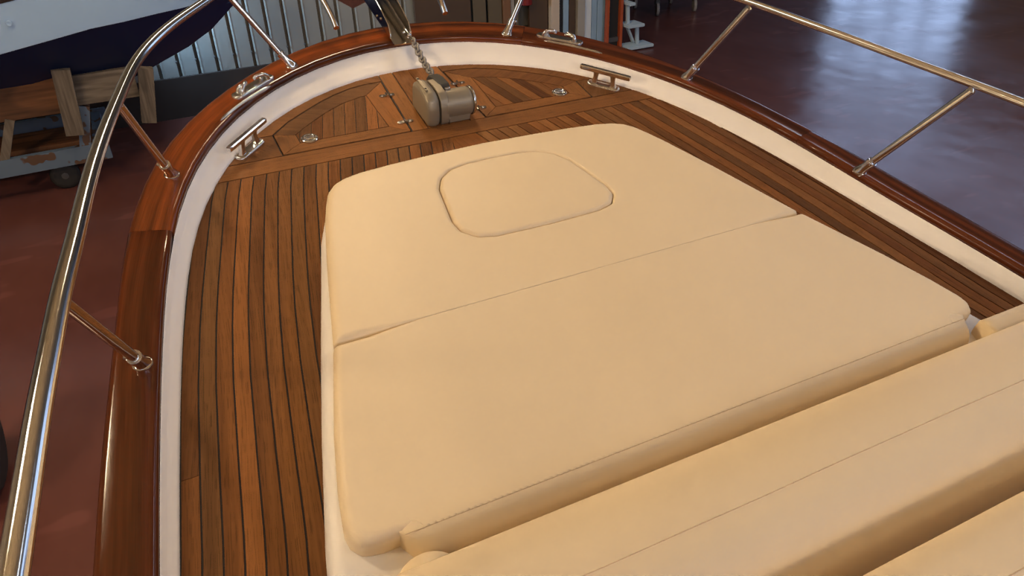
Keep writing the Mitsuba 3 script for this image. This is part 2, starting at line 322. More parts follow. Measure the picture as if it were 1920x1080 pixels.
# boarded back wall: dark backing with proud vertical boards above a dark plinth
struct('wall_back', box((X0 + XR) / 2, YB + .14, ZC / 2, XR - X0, .2, ZC), 'wall_gap')
struct('trim_1', box((X0 + XR) / 2, YB + .005, .22, XR - X0, .09, .44), 'plinth')
x = -6.83
while x < 2.0:
    P = [(-.083, .04), (-.083, .008), (-.066, -.004), (-.05, .0), (.083, .0), (.083, .04)]    # a pressed board: raised left lip, flat face
    v = np.array([[x + .1 + a, YB + b, z] for z in (.44, 4.2) for a, b in P]); k = len(P)
    f = [[i, (i + 1) % k, (i + 1) % k + k] for i in range(k)] + [[i, (i + 1) % k + k, i + k] for i in range(k)]
    key = add('wall_back__board', (v, np.array(f)), 'wall_board', False)
    x += .2
# bolts that hold the boards near their foot, one per gap
for i in range(10):
    add('wall_back__bolt', lathe((-.83 + .2 * i - .012, YB + .035, .60), (-.83 + .2 * i - .012, YB - .02, .60), [(0, .012), (.03, .012), (.042, .012), (.05, .007)], 10), 'steel_dark', 30)
# side wall to starboard and the wall behind the viewer, with translucent daylight panes in steel frames; a gate of panes at the far end
WIN = [('x', -6.0, .4, 4.4, 7.2, .85), ('x', 1.2, 7.6, 4.4, 7.2, .85), ('x', 8.4, 16.2, 4.4, 7.2, .85), ('x', 12.3, 16.2, .15, 3.5, 1.2), ('y', -6.0, 0.0, 3.6, 6.2, 1.5), ('y', 1.0, 7.0, 3.6, 6.2, 1.5)]
for ax, key in (('x', 'wall_right'), ('y', 'wall_front')):
    g = sbox(Y0, 0, Y1, ZC) if ax == 'x' else sbox(X0, 0, X1, ZC)
    for w, a, b, c, d, _ in WIN:
        if w == ax: g = g.difference(sbox(a, c, b, d))
    v, f = prism(g, 0, .2); v = np.c_[X1 + v[:, 2], v[:, 0], v[:, 1]] if ax == 'x' else np.c_[v[:, 0], Y0 - v[:, 2], v[:, 1]]
    struct(key, (v, f), 'hall_wall')
for i, (ax, a, b, c, d, k) in enumerate(WIN):
    nm = f'window_{i + 1}'; n = 4
    S = (lambda t, z, lt, lz: box(X1 + .05, t, z, .08, lt, lz)) if ax == 'x' else (lambda t, z, lt, lz: box(t, Y0 - .05, z, lt, .08, lz))
    fr = [S(t, (c + d) / 2, .07, d - c) for t in np.linspace(a, b, n + 1)] + [S((a + b) / 2, z, b - a, .07) for z in np.linspace(c, d, 4)]
    struct(nm, cat_meshes(fr), 'steel_dark')
    q = quad((X1 + .09, a, c), (X1 + .09, a, d), (X1 + .09, b, d), (X1 + .09, b, c)) if ax == 'x' else quad((a, Y0 - .09, c), (b, Y0 - .09, c), (b, Y0 - .09, d), (a, Y0 - .09, d))
    n_ = np.cross(q[0][1] - q[0][0], q[0][2] - q[0][0])
    if (n_[0] > 0 if ax == 'x' else n_[1] < 0): q = (q[0], q[1][:, ::-1])
    add(nm + '__pane', q, mat(nm + '_skin', type='diffuse', reflectance=col(.5, .5, .5)), False, emitter={'type': 'area', 'radiance': col(*(DAY * DAY_POWER * k))})
# cool fluorescent battens in a row over the starboard side
for i, y in enumerate((-4.0, -.2, 3.6)):
    t = thing('fluorescent_batten', ('rearmost', 'middle', 'foremost')[i] + ' white fluorescent batten of the row hanging to starboard of the boat', 'lamp', 'fluorescent battens in a row')
    add('housing', box(4.6, y, 6.06, .26, 3.4, .09, bevel=.01), 'lamp_shade', 30, parent=t)
    add('diffuser', quad((4.49, y - 1.65, 6.012), (4.49, y + 1.65, 6.012), (4.71, y + 1.65, 6.012), (4.71, y - 1.65, 6.012)), mat(f'tube_skin_{i}', type='diffuse', reflectance=col(.6, .6, .6)), False, parent=t,
        emitter={'type': 'area', 'radiance': col(*(TUBE * TUBE_POWER))})
    for yy in (y - 1.3, y + 1.3): add('hanger', tube([(4.6, yy, 6.1), (4.6, yy, ZC)], .006, 6), 'steel_dark', 30, parent=t)
# warm opal globe lamps
where = ['ahead of the port bow', 'over the bow', 'low to port, level with the cushions', 'behind the viewer to starboard', 'low behind the viewer']
for i, (lx, ly, lz, lk) in enumerate(LAMPS):
    t = thing('globe_lamp', f'warm opal globe lamp hanging on a rod {where[i]}', 'lamp')
    add('globe', trimesh.creation.icosphere(3, .27).apply_translation((lx, ly, lz)), 'opal_glass', True, parent=t, emitter={'type': 'area', 'radiance': col(*(LAMP * LAMP_POWER * lk))})
    add('cap', lathe((lx, ly, lz + .24), (lx, ly, ZC), [(0, .12), (.03, .12), (.06, .05), (.12, .03), (.12, .001)], 24), 'steel_dark', 40, parent=t)
    add('rod', tube([(lx, ly, lz + .33), (lx, ly, ZC)], .012, 8), 'steel_dark', 30, parent=t)
# added cool light, hidden behind the cradled boat to brighten the boarded wall
t = thing('added_wall_light', 'square cool white light added out of sight behind the cradled boat', 'lamp')
add('case', box(-1.036, 9.30, 1.30, .06, .30, .34, bevel=.01), 'lamp_shade', 30, parent=t)
add('diffuser', quad((-1.0, 9.17, 1.15), (-1.0, 9.43, 1.15), (-1.0, 9.43, 1.45), (-1.0, 9.17, 1.45)), mat('added_wall_light_skin', type='diffuse', reflectance=col(.5, .5, .5)), False, parent=t,
    emitter={'type': 'area', 'radiance': col(*(TUBE * [.75, 1, 1.1] * 70.0))})
add('arm', box(-1.05, 9.52, 1.30, .04, .16, .04), 'steel_dark', 30, parent=t)

# ------------------------------------------------------------------ the boat: hull, bulwark, gunwale
boat = thing('motor_boat', 'wooden decked motor boat foredeck with white bulwark and varnished mahogany gunwale, in the foreground', 'boat')
DECK, BULW, CAPO = (np.array(c) for c in (DECK, BULW, CAPO))
def at_z(c, z): return np.c_[c, np.full(len(c), z)]
cen = np.array([0, 1.4])
def inset(c, k):                              # pull an outline towards the keel
    q = c.copy(); q[:, 0] *= 1 - k; q[:, 1] = q[:, 1] - k * 1.1 * np.clip((c[:, 1] - 1.5) / 2.2, 0, 1) ** 1.2 * 1.0; return q
rows = []
for z, k in ((.048, .012), (.01, .015), (-.3, .06), (-.65, .17), (-.95, .38), (-1.1, .62), (-1.16, .97)):
    r = at_z(inset(CAPO, k), z)
    r[:, 2] -= max(0, -z - .2) * .2 * (r[:, 1] - 1.4)            # the keel runs level, the deck rises to the bow
    rows.append(r)
add('hull', loft(rows, flip=True), 'gelcoat', 50, parent=boat, boat=True)
# white inside of the bulwark with its small waterway lip against the teak
def between(s, z): return at_z(DECK * (1 - s) + BULW * s, z)
rows = [between(s, z) for s, z in ((-.10, -.012), (-.02, .003), (.03, .0075), (.12, .0115), (.27, .0165), (.31, .0195), (.40, .022), (.55, .028), (.72, .035), (.88, .046), (1.0, .053), (1.15, .055))]
add('bulwark', loft(rows), 'gelcoat', 55, parent=boat, boat=True)
# mahogany capping in four boards with fine scarf joints
gun = boat + '__gunwale'
tag(gun, 'varnished mahogany capping rail')
seglen = np.r_[0, np.cumsum(np.linalg.norm(np.diff(CAPO, axis=0), axis=1))]
def cap_ring(i):
    a, b = BULW[i], CAPO[i]; w = np.linalg.norm(b - a); d = (b - a) / w
    prof = [(0, .049), (-.001, .064), (.001, .071), (.004, .0755), (.010, .0786), (.018, .0797), (w * .33, .0805), (w * .66, .0805), (w - .016, .080), (w - .006, .0775), (w - .001, .072), (w, .062), (w - .004, .044), (w - .03, .040), (.03, .045)]
    return [(a[0] + d[0] * s, a[1] + d[1] * s, z) for s, z in prof], [s for s, _ in prof]
def nearest(curve, x, y): return int(np.argmin(np.hypot(curve[:, 0] - x, curve[:, 1] - y)))
cuts = [0, nearest(CAPO, -1.135, 2.725), nearest(CAPO, .53, 3.62), nearest(CAPO, 1.135, 2.47), len(CAPO) - 1]
for bi in range(4):
    rings, uvs = [], []
    ids = list(range(cuts[bi], cuts[bi + 1] + 1))
    for j, i in enumerate(ids):
        r, s = cap_ring(i); r = np.array(r)
        if j == 0 and bi: r2, _ = cap_ring(i + 1); r = r + (np.array(r2) - r) * .012
        rings.append(r); uvs.append([( (bi + 2) * 4 + .6 + q, seglen[i] + bi * 9.0) for q in s])
    m, k = len(rings), len(rings[0])
    V, F = loft(rings, closed=True); V, F = close_ends(V, F, k, m)
    U = np.vstack([np.array(uvs).reshape(-1, 2), [uvs[0][6]], [uvs[-1][6]]])
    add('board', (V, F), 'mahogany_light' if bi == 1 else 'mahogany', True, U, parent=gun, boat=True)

# ------------------------------------------------------------------ teak deck
deck = boat + '__deck'
dpoly = Polygon(DECK)
tag(deck, 'teak foredeck laid in swept planks with dark caulked seams')
SY = [-.7, .2, .7, 1.2, 1.45, 1.675, 1.908, 2.17, 2.331, 2.5, 2.67, 2.754, 2.914, 3.017, 3.12]
SX = [1.335, 1.285, 1.235, 1.165, 1.126, 1.083, 1.05, 1.011, .982, .947, .908, .888, .851, .822, .79]
def seam(k, sgn, y):                          # k-th seam counted inboard from the outer one, sprung to the deck edge
    x = np.interp(y, SY, SX) - .0418 * k
    front = np.clip(1 - x / .8, 0, 1)         # the sweep eases off towards the centre line at the bow
    return sgn * x
plank_no = [0]
def tone_of(i):                               # the same hash as the teak material, to pick which board gets which shade
    h = ((i + 1000000) * 374761393 + (3 + 1000000) * 668265263 + 1000000 * 2147483647) & 0xFFFFFFFF
    h = ((h ^ (h >> 13)) * 1274126177) & 0xFFFFFFFF
    return ((h ^ (h >> 16)) & 0xFFFFFF) / 16777215.0
spare = list(range(1, 1200))
def shade_no(want):
    if want is None: return spare.pop(0)
    j = min(range(min(260, len(spare))), key=lambda q: abs(tone_of(spare[q]) - want)); return spare.pop(j)
def plank(poly, parent, ang=0.0, name='plank', z1=0.0, gap=.0022, z0=-.012, tone=None):
    """one board: poly in boat xy, shrunk by half a seam; grain along the direction ang from +y"""
    g = poly.buffer(-gap, join_style='mitre')
    for q in (g.geoms if hasattr(g, 'geoms') else [g]):
        if q.is_empty or q.area < 2.5e-4: continue
        q = q.simplify(.0006)
        v, f = prism(q, z0, z1)
        i = shade_no(tone)
        c, s = math.cos(ang), math.sin(ang)
        cx, cy = q.centroid.x, q.centroid.y
        U = np.c_[4 * i + 1.5 + (v[:, 0] - cx) * c + (v[:, 1] - cy) * s, -(v[:, 0] - cx) * s + (v[:, 1] - cy) * c + 3.1 * (i % 40)]
        add(name, (v, f), 'teak', False, U, parent=parent, boat=True)
BEAM_A, BEAM_F = 3.020, 3.107
HALF = [(0, 2.745), (.40, 2.74), (.50, 2.725), (.545, 2.70), (.58, 2.64), (.617, 2.564), (.671, 2.36), (.744, 2.092), (.81, 1.84), (.843, 1.705), (.878, 1.561), (.91, 1.4), (.94, 1.2), (.96, 1.0), (.97, -.7)]
under = Polygon(mirror_half(HALF))            # covered by the cabin-top moulding
teak_area = dpoly.buffer(-.0015).difference(under)
side = teak_area.intersection(sbox(-2, -.6, 2, BEAM_A))
ys = np.linspace(-.7, 3.05, 60)
king_l = np.c_[-.0780 - np.interp(ys, [2.6, 3.02], [.10, 0]) * 1.0, ys]
KS = 19
for sgn in (-1, 1):
    for k in range(-4, 21):
        a = np.c_[[seam(k, sgn, y) for y in ys], ys]; b = np.c_[[seam(k + 1, sgn, y) for y in ys], ys]
        lim = -.078 if sgn < 0 else .0
        if k == 18 and sgn > 0: b = np.c_[np.interp(ys, [2.6, 3.02], [-.13, -.031]), ys]
        if abs(seam(k, 1, 3.0)) < .06: continue
        if sgn * b[-1, 0] < -.2: continue
        strip = Polygon(np.vstack([a, b[::-1]]))
        if not strip.is_valid: strip = strip.buffer(0)
        g = side.intersection(strip)
        if g.is_empty: continue
        for q in (g.geoms if hasattr(g, 'geoms') else [g]):
            if q.geom_type != 'Polygon' or q.area < 4e-4: continue
            x0, y0, x1, y1 = q.bounds
            joints = {(-1, -2): [1.905], (-1, 0): [.9], (-1, 3): [1.1], (1, -1): [1.2], (1, 2): [.8]}.get((sgn, k), [])
            pieces = [q]
            for jy in joints:
                pieces = [w for u in pieces for w in (u.intersection(sbox(-3, -3, 3, jy + .0016)), u.intersection(sbox(-3, jy - .0016, 3, 9)))]
            for w in pieces:
                if w.is_empty: continue
                cy = w.centroid.y; ang = math.atan2(seam(k, sgn, cy - .2) - seam(k, sgn, cy + .2), .4)
                plank(w, deck, ang, tone=float(np.clip(rng.normal(.47 if cy < 2.6 else .66, .20), .08, .95)))
# king plank and the wedge beside it
kp = side.intersection(Polygon([(-.078, 3.03), (-.031, 3.03), (-.115, 2.6), (-.162, 2.6)])); plank(kp, deck, -.2, tone=.03)
# beam across, margin boards, locker lids
beam_poly = teak_area.intersection(sbox(-2, BEAM_A, 2, BEAM_F)); plank(beam_poly, deck, math.pi / 2, 'beam', tone=.66)
fore = teak_area.intersection(sbox(-2, BEAM_F, 2, 4))
LID = [(-.152, 3.1125), (-.617, 3.1125), (-.6205, 3.249), (-.552, 3.318), (-.473, 3.375), (-.40, 3.425), (-.34, 3.458), (-.264, 3.489), (-.20, 3.501), (-.136, 3.503)]
INN = [(-.217, 3.168), (-.545, 3.168), (-.5475, 3.226), (-.51, 3.262), (-.457, 3.304), (-.405, 3.343), (-.33, 3.387), (-.27, 3.408), (-.223, 3.419)]
lids = {-1: (Polygon(LID), Polygon(INN))}
lids[1] = (Polygon(np.array(LID) * [-1, 1]), Polygon(np.array(INN) * [-1, 1]))
cut = dpoly.buffer(.01)
for q in lids.values(): cut = cut.difference(q[0].buffer(.0025, join_style='mitre'))
add('deck', prism(cut, -.016, -.003), 'caulk', False, parent=boat, boat=True)
for sgn in (-1, 1):
    lid = lids[sgn][0]
    S = lambda pts: Polygon(np.array(pts) * [-sgn, 1])
    fixed = S([(-.147, 3.10), (-.085, 3.10), (-.0665, 3.60), (-.125, 3.60)]).intersection(fore)
    ctr = S([(-.085, 3.10), (.001, 3.10), (.001, 3.60), (-.0665, 3.60)]).intersection(fore)
    plank(fixed.difference(lid.buffer(.004, join_style='mitre')), deck, 0, 'hinge_board', tone=.99); plank(ctr, deck, 0, 'plank', tone=.7)
    margin = fore.intersection(S([(-2, 3.0), (-.147, 3.0), (-.125, 3.65), (-2, 3.65)])).difference(lid.buffer(.0035, join_style='mitre'))
    # margin in two boards meeting at the tip of the lid
    tip = S([(-.6205, 3.249), (-2, 3.249), (-2, 3.0), (-.6, 3.0), (-.6, 3.249)])
    plank(margin.intersection(tip), deck, -sgn * .6, 'margin_board', tone=.4); plank(margin.difference(tip), deck, -sgn * 1.0, 'margin_board', tone=.52)
    hatch = fresh(boat + '__locker_lid')
    tag(hatch, 'framed teak locker lid ' + ('to port' if sgn < 0 else 'to starboard') + ' of the windlass')
    add(hatch[len(boat) + 2:], prism(lid.buffer(-.0025), -.014, -.003), 'caulk', False, parent=boat, boat=True)
    inner = lids[sgn][1]
    o, n = np.array(LID) * [-sgn, 1], np.array(INN) * [-sgn, 1]
    parts = [([o[0], o[1], n[1], n[0]], math.pi / 2), ([o[1], o[2], n[2], n[1]], 0),
             (np.vstack([o[2:], n[2:][::-1]]), -sgn * 1.1), ([o[-1], o[0], n[0], n[-1]], -sgn * .04)]
    for (pts, ang), tn in zip(parts, (.75, .7, .35, .93)): plank(Polygon(pts), hatch, ang, 'frame_board', gap=.0009, tone=tn)
    for k in range(-2, 12):
        xa, xb = -.217 - .0418 * k, -.217 - .0418 * (k + 1)
        st = S([(xa - .0, 3.16), (xa + .075, 3.43), (xb + .075, 3.43), (xb, 3.16)])
        g = inner.buffer(-.001).intersection(st)
        if not g.is_empty and g.geom_type == 'Polygon' and g.area > 3e-4: plank(g, hatch, sgn * .27, gap=.0012, tone=float(np.clip(rng.normal(.5, .2), .1, .9)))
    # hinges across the gap, and the pull ring
    for (hx, hy) in ((-.150, 3.388), (-.150, 3.177)):
        hx *= -sgn; base = []
        for q in (-1, 1):
            base.append(prism(Point(0, 0).buffer(.5, quad_segs=8), 0, .004)); v, f = base[-1]; v = v * [.030, .020, 1] + [hx + q * .016, hy, 0]; base[-1] = (v, f)
            base.append(lathe((hx + q * .018, hy, .003), (hx + q * .018, hy, 1), [(0, .0055), (.002, .0055), (.0035, .002)], 10))
        base.append(tube([(hx, hy - .011, .005), (hx, hy + .011, .005)], .0052, 10))
        add('hinge', cat_meshes(base), 'chrome', 35, parent=hatch, boat=True)
    lx, ly = -sgn * -.508, 3.184
    ring = [lathe((lx, ly, 0), (lx, ly, 1), [(0, .030), (.0035, .030), (.006, .0265), (.006, .023), (.002, .0215), (.002, .001)], 28),
            tube([(lx + .019 * math.cos(a), ly + .014 * math.sin(a) + .004, .007) for a in np.linspace(math.pi * .95, math.pi * 2.05, 14)], .0028, 8),
            box(lx, ly + .008, .005, .034, .008, .006, bevel=.0015)]
    add('pull_ring', cat_meshes(ring), 'chrome', 35, parent=hatch, boat=True)

# white cabin-top moulding that carries the cushions
def cush_top(x, y): return .092 + .0585 * (2.8 - y)
COAM = [(0, 2.775), (.42, 2.77), (.52, 2.752), (.565, 2.725), (.60, 2.66), (.636, 2.564), (.691, 2.36), (.764, 2.092), (.83, 1.84), (.863, 1.705), (.898, 1.561), (.93, 1.4), (.955, 1.2), (.975, 1.0), (.985, .3)]
add('cabin_top', pillow(Polygon(mirror_half(COAM)), -.01, lambda x, y: cush_top(x, y) - .0545, .035, step=.08), 'gelcoat', 40, parent=boat, boat=True)
add('cabin_top_step', pillow(roundpoly([(-.815, .3), (.815, .3), (.815, 1.40), (-.815, 1.40)], .09), .02, lambda x, y: .11 + 0 * x, .018, step=.1), 'gelcoat', 40, parent=boat, boat=True)

# ------------------------------------------------------------------ cushions
HC = [(0, 2.830), (.2, 2.822), (.33, 2.814), (.44, 2.802), (.50, 2.785), (.537, 2.762), (.565, 2.725), (.585, 2.67), (.61, 2.59), (.66, 2.39), (.735, 2.06), (.81, 1.79), (.842, 1.65), (.856, 1.565), (.853, 1.535), (.835, 1.510), (.80, 1.502), (.0, 1.500)]
whole = Polygon(spline(np.array(mirror_half(HC[:11]))[:, :2], 160).tolist() + [(-.735, 2.06), ]).buffer(0)
whole = Polygon(mirror_half(HC)).buffer(-.02, quad_segs=8).buffer(.02, quad_segs=8)
padp = np.array([(0, 2.712), (.10, 2.708), (.16, 2.692), (.205, 2.655), (.232, 2.60), (.262, 2.42), (.258, 2.365), (.225, 2.322), (.17, 2.305), (.0, 2.300)])
padp = Polygon(mirror_half(padp) - [.012, 0]).buffer(-.03, quad_segs=10).buffer(.03, quad_segs=10)
front = whole.intersection(sbox(-2, 2.0557, 2, 4)).buffer(-.012, quad_segs=6).buffer(.012, quad_segs=6)
aft = whole.union(sbox(-.74, 1.4925, .76, 1.6)).intersection(sbox(-2, 1, 2, 2.0555)).buffer(-.012, quad_segs=6).buffer(.012, quad_segs=6)
def base(x, y): return cush_top(x, y) - .054
t = thing('sun_pad', 'beige vinyl front sunbathing cushion with an inset pad, forward half of the sunbed', 'cushion')
def seam_f(x, y):                             # the two halves are pressed together in the middle, their corners stand open
    near = np.clip(1 - np.abs(y - 2.0556) / .03, 0, 1); mid = 1 - np.clip((np.abs(x - .02) - .50) / .17, 0, 1) ** 1.5
    back = np.clip(1 - np.abs(y - 1.495) / .03, 0, 1); midb = (np.abs(x - .01) < .73) * 1.0
    return np.maximum(.015, 1 - .985 * np.maximum((near > 0) * mid, (back > 0) * midb))
add('body', pillow(Polygon(front.exterior, [padp.buffer(.0012).exterior]), base, cush_top, .026, .010, local=seam_f), 'vinyl', 40, parent=t, boat=True)
t2 = thing('sun_pad', 'beige vinyl rear sunbathing cushion with a sewn aft border, next to the backrest roll', 'cushion')
add('body', pillow(aft, base, cush_top, .024, local=seam_f), 'vinyl', 40, parent=t2, boat=True)
xs = np.linspace(-.768, .80, 48); rows = []
for x in xs:
    e = min(x + .768, .80 - x); k = math.sqrt(max(0, 1 - (1 - min(e / .05, 1)) ** 2)); k = .06 + .94 * k
    zt = cush_top(0, 1.4925) - .0002
    rows.append([(x, 1.515 + (y - 1.515) * k, .09 + (z - .09) * (.86 + .14 * k)) for y, z in ((1.53, zt - .003), (1.4925, zt), (1.483, zt - .0008), (1.473, zt - .004), (1.462, zt - .012), (1.452, zt - .024), (1.445, zt - .040), (1.442, zt - .060), (1.44, .085), (1.53, .085))])
V, F = loft(rows, closed=True); V, F = close_ends(V, F, 10, len(xs)); add('border', (V, F[:, ::-1]), 'vinyl', 40, parent=t2, boat=True)
add('seam_cord', tube([(x, 1.4925, cush_top(0, 1.4925) + .0001) for x in np.linspace(-.755, .78, 40)], .0006, 6), 'vinyl_thread', 40, parent=t2, boat=True)
for s in (-1, 1):                             # side piping of the rear cushion
    pts = [(s * x, y, cush_top(0, y) - .005) for x, y in ((.708, 2.03), (.745, 1.93), (.785, 1.78), (.820, 1.63), (.832, 1.575), (.829, 1.55), (.815, 1.53))]
    add('piping', tube(spline(pts, 30), .0013, 6), 'vinyl_thread', 40, parent=t2, boat=True)
t3 = thing('hatch_pad', 'small rounded beige vinyl pad set into the front sunbathing cushion', 'cushion')
add('body', pillow(padp, base, lambda x, y: cush_top(x, y) + .002, .012, dome=.005), 'vinyl', 40, parent=t3, boat=True)

def bolster(key, label, prof, x0, x1, seam_at, endr=.11):
    t = thing(key, label, 'cushion')
    prof = np.array(prof); c = prof.mean(0); ring = spline(np.vstack([prof, prof[:1]]), 49)[:-1]
    xs = np.r_[x0 + endr * (1 - np.cos(np.linspace(0, np.pi / 2, 14))), np.linspace(x0 + endr * 1.1, x1 - endr * 1.1, 30), x1 - endr * (1 - np.cos(np.linspace(np.pi / 2, 0, 9)))]
    rows = []
    for x in xs:
        e = min(x - x0, x1 - x) / endr; k = max(0, 1 - (1 - min(e, 1)) ** 2.4) ** (1 / 2.2); k = .12 + .88 * k
        w = .002 * math.sin(7 * x) + .001 * math.sin(19 * x + 1)
        rows.append([(x, c[0] + (y - c[0]) * k, c[1] + (z - c[1]) * k + w * (z > c[1])) for y, z in ring])
    V, F = loft(rows, closed=True); V, F = close_ends(V, F, 48, len(xs)); add('body', (V, F[:, ::-1]), 'vinyl', 50, parent=t, boat=True)
    y, z = seam_at
    add('seam_cord', tube([(x, y, z + .002 * math.sin(7 * x) + .001 * math.sin(19 * x + 1)) for x in np.linspace(x0 + endr, x1 - endr, 60)], .0010, 6), 'vinyl_thread', 40, parent=t, boat=True)
    return t
back = bolster('backrest_roll', 'long padded beige vinyl backrest roll across the boat behind the sunbed', [(1.425, .10), (1.429, .14), (1.419, .178), (1.395, .215), (1.352, .252), (1.30, .278), (1.235, .2915), (1.195, .287), (1.165, .271), (1.136, .243), (1.108, .205), (1.085, .160), (1.062, .10), (1.25, .07)], -.89, 1.02, (1.235, .291))
m = trimesh.creation.icosphere(4); m.apply_scale((.065, .055, .055)); m.apply_translation((-.738, 1.405, .125))
add('end_pad', m, 'vinyl', True, parent=back, boat=True)
xs = np.linspace(.80, 1.03, 16); rows = []
for x in xs:
    k = .35 + .65 * math.sqrt(max(0, 1 - (1 - min((x - .80) / .03, 1)) ** 2))
    rows.append([(x, 1.41 + (y - 1.41) * k, z) for y, z in ((1.39, .08), (1.474, .085), (1.483, .12), (1.481, .150), (1.468, .168), (1.445, .176), (1.39, .172))])
V, F = loft(rows, closed=True); V, F = close_ends(V, F, 7, len(xs)); add('front_flap', (V, F[:, ::-1]), 'vinyl', 60, parent=back, boat=True)
bolster('windscreen_roll', 'padded beige vinyl roll nearest to the viewer, at the lower right', [(1.058, .06), (1.062, .13), (1.056, .22), (1.032, .287), (.985, .312), (.92, .316), (.85, .30), (.80, .25), (.78, .16), (.79, .06), (.92, .03)], -.80, 1.02, (.93, .3165))

# ------------------------------------------------------------------ bow rail of polished tube
t = thing('bow_rail', 'polished stainless bow rail on stanchions along the mahogany gunwale', 'rail')
RP = [(-1.335, .95, .566), (-1.315, 1.2, .548), (-1.288, 1.457, .529), (-1.275, 1.576, .52), (-1.256, 1.744, .508), (-1.24, 1.869, .498), (-1.22, 2.016, .488), (-1.192, 2.187, .475), (-1.159, 2.392, .46), (-1.133, 2.536, .449), (-1.098, 2.70, .437), (-1.05, 2.90, .421), (-1.012, 3.043, .411), (-.97, 3.166, .402), (-.902, 3.305, .393), (-.818, 3.44, .383), (-.726, 3.573, .372), (-.652, 3.68, .364), (-.56, 3.79, .355), (-.46, 3.89, .346), (-.365, 3.955, .33), (-.29, 3.965, .285)]
RS = [(1.335, .95, .566), (1.315, 1.3, .545), (1.288, 1.60, .52), (1.259, 1.881, .498), (1.236, 2.041, .486), (1.202, 2.247, .47), (1.169, 2.441, .456), (1.128, 2.65, .441), (1.088, 2.87, .424), (1.02, 3.06, .411), (.965, 3.18, .402), (.90, 3.31, .393), (.818, 3.44, .383), (.726, 3.573, .372), (.652, 3.68, .364), (.56, 3.79, .355), (.46, 3.89, .346), (.365, 3.955, .33), (.29, 3.965, .285)]
for pts, r0, r1, sg in ((RP, .0215, .0118, -1), (RS, .0125, .0118, 1)):
    P = spline(pts + [(sg * .256, 3.90, .225), (sg * .240, 3.80, .175), (sg * .2365, 3.735, .140)], 130)
    add('tube', tube(P, np.linspace(r0, r1, len(P)) if sg < 0 else r0, 20), 'chrome', 60, parent=t, boat=True)
def stanchion(basep, topp, r):
    b, q = np.array(basep, float), np.array(topp, float); d = (q - b) / np.linalg.norm(q - b)
    k = add('stanchion', tube([b + d * .03, q - d * .008], r, 18), 'chrome', 60, parent=t, boat=True)
    m = [lathe(b - d * .004, q, [(0, .021), (.006, .021), (.014, .0185), (.03, r * 1.28), (.052, r * 1.28), (.053, r * 1.42), (.066, r * 1.42), (.068, r * 1.02)], 22),
         lathe(b + [0, 0, -.003], b + [0, 0, 1], [(0, .0235), (.004, .0235), (.007, .019), (.0075, .001)], 24)]
    s = np.cross(d, [0, 0, 1.]); s /= np.linalg.norm(s)
    m.append(lathe(b + d * .06, b + d * .06 + s, [(r * 1.3, .0055), (r * 1.3 + .006, .0055), (r * 1.3 + .008, .003)], 10))
    k2 = add('base', cat_meshes(m), 'chrome', 35, parent=k, boat=True)
for s in (-1, 1):
    stanchion((s * 1.1562, 2.212, .081), (s * 1.2185, 2.0096, .486), .0125)
    stanchion((s * .9812, 2.9936, .081), (s * 1.062, 2.835, .427), .012)
    stanchion((s * .4602, 3.5885, .081), (s * .652, 3.70, .364), .0115)
# ------------------------------------------------------------------ mooring cleats on the deck, fairleads and rub strips on the gunwale
def cleat(label, cx, cy, ang, turned):
    t = thing('mooring_cleat', label, 'cleat', None)
    c, s = math.cos(ang), math.sin(ang)
    def rot(m, z=0): v, f = m; return np.c_[cx + v[:, 0] * c - v[:, 1] * s, cy + v[:, 0] * s + v[:, 1] * c, v[:, 2] + z], f
    P = roundpoly([(-.07, -.016), (-.055, -.021), (.055, -.021), (.07, -.016), (.07, .016), (.055, .021), (-.055, .021), (-.07, .016)], .008)
    add('plate', rot(pillow(P, 0, lambda x, y: .009 + 0 * x, .006, step=.02)), 'chrome', 35, parent=t, boat=True)
    for q in (-1, 1):
        add('leg', rot(loft_leg(q)), 'chrome', 40, parent=t, boat=True)
    V = []
    for x, k in ((-.1085, .55), (-.1075, .8), (-.104, .95), (-.09, 1.0), (-.03, 1.0), (.03, 1.0), (.09, 1.0), (.104, .95), (.1075, .8), (.1085, .55)):
        V.append([(x, .0105 * k * a, .062 + .0095 * k * b) for a, b in ((-1, -.6), (-.6, -1), (.6, -1), (1, -.6), (1, .6), (.6, 1), (-.6, 1), (-1, .6))])
    m = loft(V, closed=True); m = close_ends(*m, 8, 10)
    add('horn', rot((m[0], m[1][:, ::-1])), 'chrome', 35, parent=t, boat=True)
def loft_leg(q):
    V = []
    for z, k, o in ((.006, 1.35, .043), (.014, 1.05, .041), (.03, .85, .038), (.046, .95, .036), (.058, 1.2, .036)):
        V.append([(q * o + .0105 * k * a, .008 * k * b, z) for a, b in ((-1, -.7), (-.7, -1), (.7, -1), (1, -.7), (1, .7), (.7, 1), (-.7, 1), (-1, .7))])
    m = loft(V, closed=True); return close_ends(*m, 8, 5)
cleat('chrome mooring cleat on the port side of the deck, left of the locker lid', -.7165, 3.183, math.atan2(.155, .155), 0)
cleat('chrome mooring cleat on the starboard side of the deck, right of the locker lid', .7085, 3.172, math.atan2(-.17, .14), 0)
